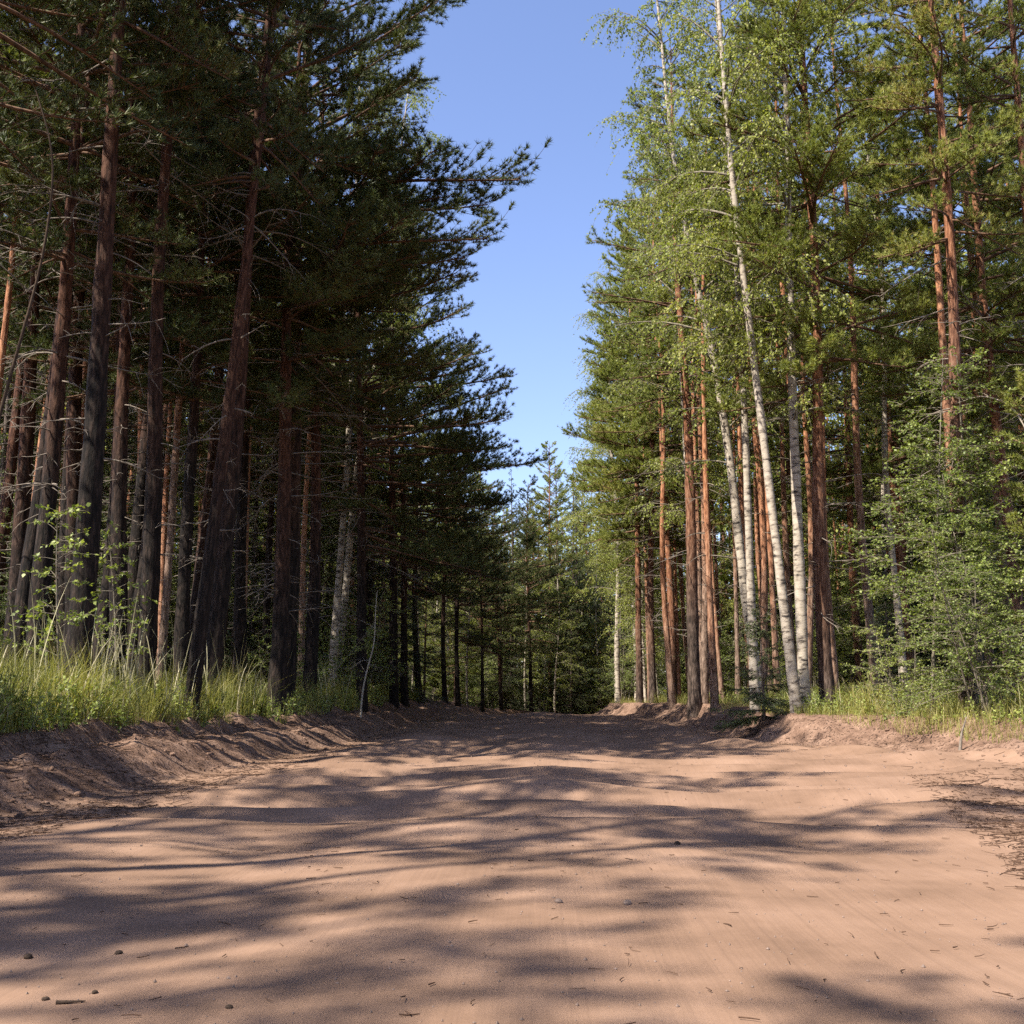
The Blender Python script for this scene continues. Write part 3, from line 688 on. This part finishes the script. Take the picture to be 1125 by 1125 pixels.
# ------------------------------------------------------------------ far woods as one mass
def far_woods():
    R = np.random.default_rng(5)
    tr = Geo(); n = 1700
    ang = rad(90) + R.uniform(-.72, .72, n); d = R.uniform(52, 120, n)
    x = d * np.cos(ang); y = d * np.sin(ang)
    cx = 16 * sstep(48, 84, y)
    ok = ((x < cx - 20) | (x > cx + 6) | (y > 95)) & (np.abs(x - cx) > 5)
    x, y = x[ok], y[ok]; n = len(x)
    z = terrain(x, y); H = R.uniform(14, 21, n)
    base = np.stack([x, y, z - .3], -1)
    P_ = base[:, None, :] + np.linspace(0, 1, 6)[None, :, None] * np.stack([R.normal(size=n) * .4, R.normal(size=n) * .4, H], -1)[:, None, :]
    tubes(tr, P_, R.uniform(.08, .16, n)[:, None] * np.linspace(1, .2, 6)[None], 6, 0)
    # foliage clumps up the crowns and young growth below
    k = 520
    wi = np.repeat(np.arange(n), k)
    t = np.where(R.uniform(size=len(wi)) < .58, R.uniform(.4, 1.0, len(wi)), R.uniform(.02, .4, len(wi)))
    rr = np.where(t > .4, 1.7 * (1 - t) ** .6 + .15, 1.3) * np.sqrt(R.uniform(.02, 1, len(wi))); a = R.uniform(0, 2 * PI, len(wi))
    B = base[wi] + np.stack([rr * np.cos(a), rr * np.sin(a), t * H[wi] + .3], -1)
    L_ = R.uniform(.2, .44, len(B))
    leaves(tr, B, norm(R.normal(size=B.shape) + np.array([0, 0, .1])), L_, L_ * .5, R, 1)
    mobj('far_woods', tr.mesh('far_woods', [M['pine_bark'], M['pine_leaf']]), kind='stuff')
far_woods()

# ------------------------------------------------------------------ grass and weeds on the banks
def blades(g, x, y, h, w, R, mat, bend=.5, seg=4):
    n = len(x)
    z = terrain(x, y) - .03
    az = R.uniform(0, 2 * PI, n); b = bend * R.uniform(.15, 1.3, n)
    s = np.linspace(0, 1, seg)
    hor = np.stack([np.cos(az), np.sin(az)], -1)
    Pp = np.stack([x, y, z], -1)[:, None, :] + np.concatenate([hor[:, None, :] * (h * b)[:, None, None] * (s ** 2)[None, :, None] + (R.normal(size=(n, 2)) * .12 * h[:, None])[:, None, :] * s[None, :, None],
                                                       ((h)[:, None] * (s[None] - .45 * b[:, None] * s[None] ** 3))[..., None]], -1)
    sa = az + PI / 2 + R.normal(size=n) * .8
    sd = np.stack([np.cos(sa), np.sin(sa), 0 * sa], -1)[:, None, :] * (w[:, None] * .5 * (1 - s ** 2 * .95)[None])[..., None]
    Vv = np.concatenate([Pp - sd, Pp + sd], 1)
    i = np.arange(n)[:, None] * (2 * seg) + np.arange(seg - 1)[None]
    F = np.stack([i, i + seg, i + seg + 1, i + 1], -1).reshape(-1, 4)
    g.add(Vv, F, mat)

def grass():
    R = np.random.default_rng(8)
    def spots(n, side, y0, y1, d0, d1, clump):
        y = y0 * (y1 / y0) ** R.uniform(0, 1, n)
        l, r = road_edges(y)
        d = d0 + (d1 - d0) * R.uniform(0, 1, n) ** 1.3
        x = l - d if side < 0 else r + d
        k = fbm(x * .9, y * .9, clump, 3) > -.14
        return x[k], y[k]
    g = Geo()
    for side, n, d0, d1, y0, y1, hh in ((-1, 44000, .95, 3.6, 4.5, 40, .58), (1, 30000, .7, 3.2, 8, 54, .32)):
        x, y = spots(n, side, y0, y1, d0, d1, 91 + side)
        h = hh * R.uniform(.35, 1.15, len(x)) * (1 + 1.5 * fbm(x * 1.1, y * 1.1, 13, 3))
        blades(g, x, y, np.clip(h, .06, 1.2), R.uniform(.004, .009, len(x)), R, 0)
    # tall arching tufts
    for side, nt, y0, y1, d0, d1 in ((-1, 46, 6, 34, .9, 2.6), (1, 20, 11, 26, 1.0, 2.4)):
        for _ in range(nt):
            yy = y0 * (y1 / y0) ** R.uniform(); l, r = road_edges(yy)
            dd = R.uniform(d0, d1); xx = float(l) - dd if side < 0 else float(r) + dd
            m = 70
            blades(g, xx + R.normal(size=m) * .07, yy + R.normal(size=m) * .07, R.uniform(.35, .85, m), R.uniform(.006, .011, m), R, 0, .8, 5)
    for (xx, yy) in ((6.35, 13.0), (6.6, 12.7), (6.15, 13.3), (6.9, 13.2), (7.2, 12.8)):
        m = 150
        blades(g, xx + R.normal(size=m) * .12, yy + R.normal(size=m) * .12, R.uniform(.3, .75, m), R.uniform(.006, .010, m), R, 0, .6, 5)
    mobj('grass', g.mesh('grass', [M['grass']]), kind='stuff')
    s = Geo()
    x, y = spots(520, -1, 6, 26, 1.0, 2.6, 95); blades(s, x, y, R.uniform(.7, 1.55, len(x)), R.uniform(.010, .018, len(x)), R, 0, .28, 6)
    x, y = spots(120, 1, 11, 24, 1.2, 2.8, 96); blades(s, x, y, R.uniform(.4, .8, len(x)), R.uniform(.006, .010, len(x)), R, 0, .28, 6)
    mobj('dry_grass', s.mesh('dry_grass', [M['straw']]), kind='stuff')
    # leafy weeds and bilberry carpet
    u = Geo()
    for side, n, d0, d1, y0, y1 in ((-1, 5200, .9, 3.4, 5, 32), (1, 2600, 1.0, 5, 10, 36), (-1, 3000, 2.5, 14, 9, 45), (1, 2500, 2.5, 12, 14, 45)):
        x, y = spots(n, side, y0, y1, d0, d1, 97)
        z = terrain(x, y); h = R.uniform(.12, .5, len(x))
        base = np.stack([x, y, z - .02], -1)
        az = R.uniform(0, 2 * PI, len(x))
        Pp = paths(base, az, rad(75) + R.normal(size=len(x)) * .2, h, 4, .1 + 0 * h, 0 * h, R, .1)
        tubes(u, Pp, np.repeat([[.003, .0027, .0022, .0015]], len(x), 0), 3, 1)
        w = np.repeat(np.arange(len(x)), 16); st = R.uniform(.2, 1, len(w))
        B, D = sample_paths(Pp, w, st)
        d = norm(R.normal(size=B.shape) + np.array([0, 0, .35])); Ls = R.uniform(.03, .06, len(B))
        leaves(u, B, d, Ls, Ls * .5, R, 0)
    mobj('undergrowth', u.mesh('undergrowth', [M['shrub_leaf'], M['stem']]), kind='stuff')
grass()

# ------------------------------------------------------------------ small litter on the sand
def pebble(seed, size, flat=.6):
    R = np.random.default_rng(seed)
    import bmesh
    bm = bmesh.new(); bmesh.ops.create_icosphere(bm, subdivisions=3, radius=1)
    k = R.normal(size=(5, 3)); k = norm(k)
    for v in bm.verts:
        c = np.array(v.co); s = 1.0
        for a in k: s -= .22 * max(0, float(c @ a) - .45)
        s *= 1 + .10 * float(vnoise(c[0] * 2.3 + seed, c[1] * 2.3 + c[2] * 1.7, seed))
        v.co = Vector((c[0] * s * size, c[1] * s * size * .8, c[2] * s * size * flat))
    for f in bm.faces: f.smooth = True
    me = bpy.data.meshes.new('stone'); bm.to_mesh(me); bm.free(); return me

def litter():
    R = np.random.default_rng(15)
    pv = Geo(); tv = Geo()
    # grit: tiny faceted bits
    oc = np.array([(1, 0, 0), (-1, 0, 0), (0, 1, 0), (0, -1, 0), (0, 0, 1), (0, 0, -1)], float)
    of_ = np.array([(0, 2, 4), (2, 1, 4), (1, 3, 4), (3, 0, 4), (2, 0, 5), (1, 2, 5), (3, 1, 5), (0, 3, 5)])
    n = 5200
    y = 1.9 * (24 / 1.9) ** R.uniform(0, 1, n); l, r = road_edges(y); x = l + (r - l) * R.uniform(.01, .99, n)
    s = .0028 * np.exp(np.clip(R.normal(size=n), -3, 1.6) * .5) * (.7 + .10 * y)
    z = terrain(x, y)
    Vv = np.stack([x, y, z + s * .2], -1)[:, None, :] + oc[None] * s[:, None, None] * R.uniform(.5, 1.3, (n, 6, 1))
    F = (np.arange(n)[:, None, None] * 6 + of_[None]).reshape(-1, 3)
    pv.add(Vv, F, 0)
    mobj('gravel', pv.mesh('gravel', [M['stone']]), kind='stuff')
    # clods and crumbs of earth on the bank faces
    import bmesh
    bm = bmesh.new(); bmesh.ops.create_icosphere(bm, subdivisions=2, radius=1)
    iv = np.array([v.co for v in bm.verts]); fi = np.array([[v.index for v in f.verts] for f in bm.faces]); bm.free()
    n = 4200
    side = np.where(R.uniform(size=n) < .68, -1, 1)
    y = 4.5 * (32 / 4.5) ** R.uniform(0, 1, n); l, r = road_edges(y)
    dd = R.uniform(-.25, 1.0, n) + R.normal(size=n) * .12
    x = np.where(side < 0, l - dd, r + dd * 1.5)
    keep = fbm(x * 1.2, y * .8, 301, 3) > -.2; x, y = x[keep], y[keep]; n = len(x)
    s = .009 * np.exp(np.clip(R.normal(size=n), -2, 2.2) * .62)
    z = terrain(x, y)
    sh = s[:, None] * R.uniform(.6, 1.4, (n, 3)) * np.array([1, 1, .7])
    ph = R.uniform(0, 6.28, (n, 1)); lump = 1 + .22 * np.sin(iv[None, :, 0] * 3.1 + ph) * np.sin(iv[None, :, 1] * 2.7 + 2 * ph) + .12 * R.normal(size=(n, len(iv)))
    cv = Geo(); cv.add(np.stack([x, y, z], -1)[:, None, :] + iv[None] * sh[:, None, :] * lump[..., None], (np.arange(n)[:, None, None] * len(iv) + fi[None]).reshape(-1, 3), 0, True)
    mobj('earth_crumbs', cv.mesh('earth_crumbs', [M['bank']]), kind='stuff')
    # fallen twigs, needles and bark along the road edges
    def sticks(x, y, L_, rad_, mat=0):
        m = len(x); z = terrain(x, y) + rad_ * .8 + .004
        base = np.stack([x, y, z], -1)
        Pp = paths(base, R.uniform(0, 2 * PI, m), R.normal(size=m) * .10 + .03, L_, 4, 0 * L_, 0 * L_, R, .12)
        z2 = terrain(Pp[..., 0].ravel(), Pp[..., 1].ravel()).reshape(Pp.shape[:2])
        Pp[..., 2] = np.maximum(Pp[..., 2], z2 + .002)
        tubes(tv, Pp, rad_[:, None] * np.array([[1, .95, .85, .6]]), 4, mat)
    n = 4500   # edge below the bank in shade
    y = 4.5 * (22 / 4.5) ** R.uniform(0, 1, n); l, r = road_edges(y); x = l + .5 - np.abs(R.normal(size=n)) * .75 + .25
    sticks(x, y, np.exp(R.normal(size=n) * .7) * .045, R.uniform(.001, .003, n))
    n = 6000   # wide sandy edge on the other side
    y = 4.2 * (10.5 / 4.2) ** R.uniform(0, 1, n); x = 1.9 + .25 * (y - 4.5) + np.abs(R.normal(size=n)) * 1.3
    k = (fbm(x * .9, y * .9, 201, 3) > -.25) & (x < road_edges(y)[1] + .5); x, y = x[k], y[k]
    sticks(x, y, np.exp(R.normal(size=len(x)) * .7) * .04, R.uniform(.001, .0026, len(x)))
    n = 900
    y = 9 * (26 / 9) ** R.uniform(0, 1, n); l, r = road_edges(y); x = r + R.normal(size=n) * .8 + .3
    sticks(x, y, np.exp(R.normal(size=n) * .6) * .07, R.uniform(.0015, .004, n))
    n = 900
    y = 2.0 * (16 / 2.0) ** R.uniform(0, 1, n); l, r = road_edges(y); x = l + (r - l) * R.uniform(.02, .98, n)
    sticks(x, y, R.uniform(.008, .05, n), R.uniform(.0008, .0022, n))
    n = 2600   # bits of root and dead grass down the bank faces
    y = 5 * (30 / 5) ** R.uniform(0, 1, n); l, r = road_edges(y)
    sd = R.uniform(size=n) < .7; dd = np.abs(R.normal(size=n)) * .35
    x = np.where(sd, l - 1.05 + dd, r + 1.2 - dd)
    sticks(x, y, np.exp(R.normal(size=n) * .6) * .09, R.uniform(.001, .003, n))
    mobj('twig_litter', tv.mesh('twig_litter', [M['litter']]), kind='stuff')
litter()

for k, (x, y, s, lab) in enumerate([
        (0.30, 12.6, .085, 'dark lump of earth on the rippled crown of the road'),
        (0.315, 4.05, .020, 'small brown stone near the middle of the road, larger of a close pair'),
        (0.075, 4.1, .016, 'small brown stone near the middle of the road, smaller of a close pair'),
        (-1.23, 3.39, .013, 'dark pebble alone on bare sand to the right of the roundish one'),
        (-1.47, 3.33, .016, 'roundish dark pebble lying further left than every other stone'),
        (-1.23, 2.90, .011, 'small dark pebble just left of the short straight twig'),
        (-1.125, 2.95, .010, 'dark chip a little beyond the short straight twig'),
        (-.73, 2.76, .010, 'dark square chip closest to the bottom edge of the picture'),
        (0.70, 5.75, .020, 'dark little stone alone to the right of the brown pair')]):
    me = pebble(60 + k, s); me.materials.append(M['stone'] if k in (1, 2) else M['twig'])
    o = mobj('stone', me); o.location = (x, y, gz(x, y) + s * .25); o.rotation_euler = (0, 0, k * 1.3)
    o['label'] = lab; o['category'] = 'stone'

def stick(name, pts, r0, mat, label, cat, sides=8, side_twigs=0, seed=3):
    g = Geo(); Pn = np.array(pts, float); t = np.linspace(0, 1, 24); k = len(Pn)
    tt = np.linspace(0, 1, k)
    Q = np.stack([np.interp(t, tt, Pn[:, j]) for j in range(3)], -1)
    for _ in range(4): Q[1:-1] = (Q[:-2] + 2 * Q[1:-1] + Q[2:]) / 4
    tubes(g, Q[None], (r0 * np.linspace(1, .3, 24))[None], sides, 0)
    if side_twigs:
        R = np.random.default_rng(seed)
        w = np.zeros(side_twigs, int); s = R.uniform(.3, 1, side_twigs)
        B, D = sample_paths(Q[None], w, s)
        Lz = R.uniform(.15, .7, side_twigs)
        T = paths(B, R.uniform(0, 2 * PI, side_twigs), R.uniform(-.2, .9, side_twigs), Lz, 6, R.uniform(0, .6, side_twigs), 0 * Lz, R, .1)
        tubes(g, T, np.repeat([[.005, .0045, .004, .003, .0025, .0015]], side_twigs, 0), 4, 0)
    o = mobj(name, g.mesh(name, [M[mat]])); o['label'] = label; o['category'] = cat
    return o

stick('twig', [(-1.185, 2.86, gz(-1.185, 2.86) + .004), (-1.15, 2.86, gz(-1.15, 2.86) + .005), (-1.115, 2.865, gz(-1.115, 2.865) + .004)], .0055, 'twig', 'short straight dark twig lying on the sand in the lower corner', 'twig')
b = gz(-3.55, 23.0)
stick('crooked_sapling', [(-3.62, 23.0, b - .1), (-3.60, 23.0, b + .5), (-3.50, 23.0, b + 1.0), (-3.36, 23.0, b + 1.5), (-3.36, 23.0, b + 2.1), (-3.33, 23.0, b + 2.6)], .022, 'pale_wood', 'pale crooked sapling with bare stem bending over the grassy bank', 'sapling', side_twigs=5)
b = gz(5.65, 15.0)
stick('broken_sapling', [(5.55, 15.0, b - .1), (5.60, 15.0, b + .2), (5.68, 15.0, b + .42)], .026, 'grey_wood', 'short pale broken sapling tilted in the grass under the thicket', 'sapling')
b = gz(-4.9, 9.4)
stick('bare_tree', [(-5.1, 9.6, b - .1), (-5.0, 9.5, b + 1.6), (-4.75, 9.5, b + 3.0), (-4.5, 9.5, b + 4.2), (-4.45, 9.5, b + 5.2), (-4.7, 9.5, b + 5.9)], .022, 'twig', 'bare dark stem arching with leafless twigs at the frame edge', 'bare tree', side_twigs=16, seed=5)
b = gz(7.5, 17.6)
stick('dead_branch', [(6.95, 17.9, b + 5.0), (7.3, 17.7, b + 5.1), (7.75, 17.6, b + 4.9), (8.0, 17.5, b + 4.2), (7.95, 17.5, b + 3.2)], .02, 'pale_wood', 'pale dead branch arching down beside the orange barked pine', 'branch', side_twigs=12, seed=9)

# ------------------------------------------------------------------ light, sky, camera
SUN_EL, SUN_AZ = rad(52.5), math.atan2(-0.57, -0.82)
S = Vector((math.cos(SUN_EL) * math.cos(SUN_AZ), math.cos(SUN_EL) * math.sin(SUN_AZ), math.sin(SUN_EL)))
sun = bpy.data.lights.new('sun', 'SUN'); sun.energy = 5.0; sun.angle = rad(0.53); sun.color = (1, .93, .82)
so = bpy.data.objects.new('sun', sun); COL.objects.link(so)
so.rotation_euler = (-S).to_track_quat('-Z', 'Y').to_euler()
w = bpy.data.worlds.new('World'); sc.world = w; w.use_nodes = True
nt = w.node_tree; bg = nt.nodes['Background']
sky = nt.nodes.new('ShaderNodeTexSky'); sky.sky_type = 'NISHITA'; sky.sun_disc = False
sky.sun_elevation = SUN_EL; sky.sun_rotation = math.atan2(S.x, S.y); sky.air_density = 1.0; sky.dust_density = 0.6; sky.ozone_density = 5.0
tn = nt.nodes.new('ShaderNodeMixRGB'); tn.blend_type = 'MULTIPLY'; tn.inputs[0].default_value = 1; tn.inputs[2].default_value = (0.87, .74, .76, 1)
nt.links.new(sky.outputs[0], tn.inputs[1]); nt.links.new(tn.outputs[0], bg.inputs[0]); bg.inputs[1].default_value = 0.15

cam = bpy.data.cameras.new('camera'); co = bpy.data.objects.new('camera', cam); COL.objects.link(co)
cam.sensor_width = 36; cam.lens = 36 * 1215 / 1125; cam.clip_end = 1500; cam.clip_start = .05
co.location = (0, 0, 0.70)
co.rotation_euler = (rad(90 + 9.7), 0, rad(1.27))
sc.camera = co
sc.view_settings.view_transform = 'Standard'; sc.view_settings.look = 'None'
sc.view_settings.exposure = 1.3; sc.view_settings.gamma = 1
sc.cycles.max_bounces = 5; sc.cycles.diffuse_bounces = 3; sc.cycles.glossy_bounces = 2; sc.cycles.transmission_bounces = 3
sc.cycles.use_denoising = False
sc.cycles.use_adaptive_sampling = True; sc.cycles.adaptive_threshold = 0.02
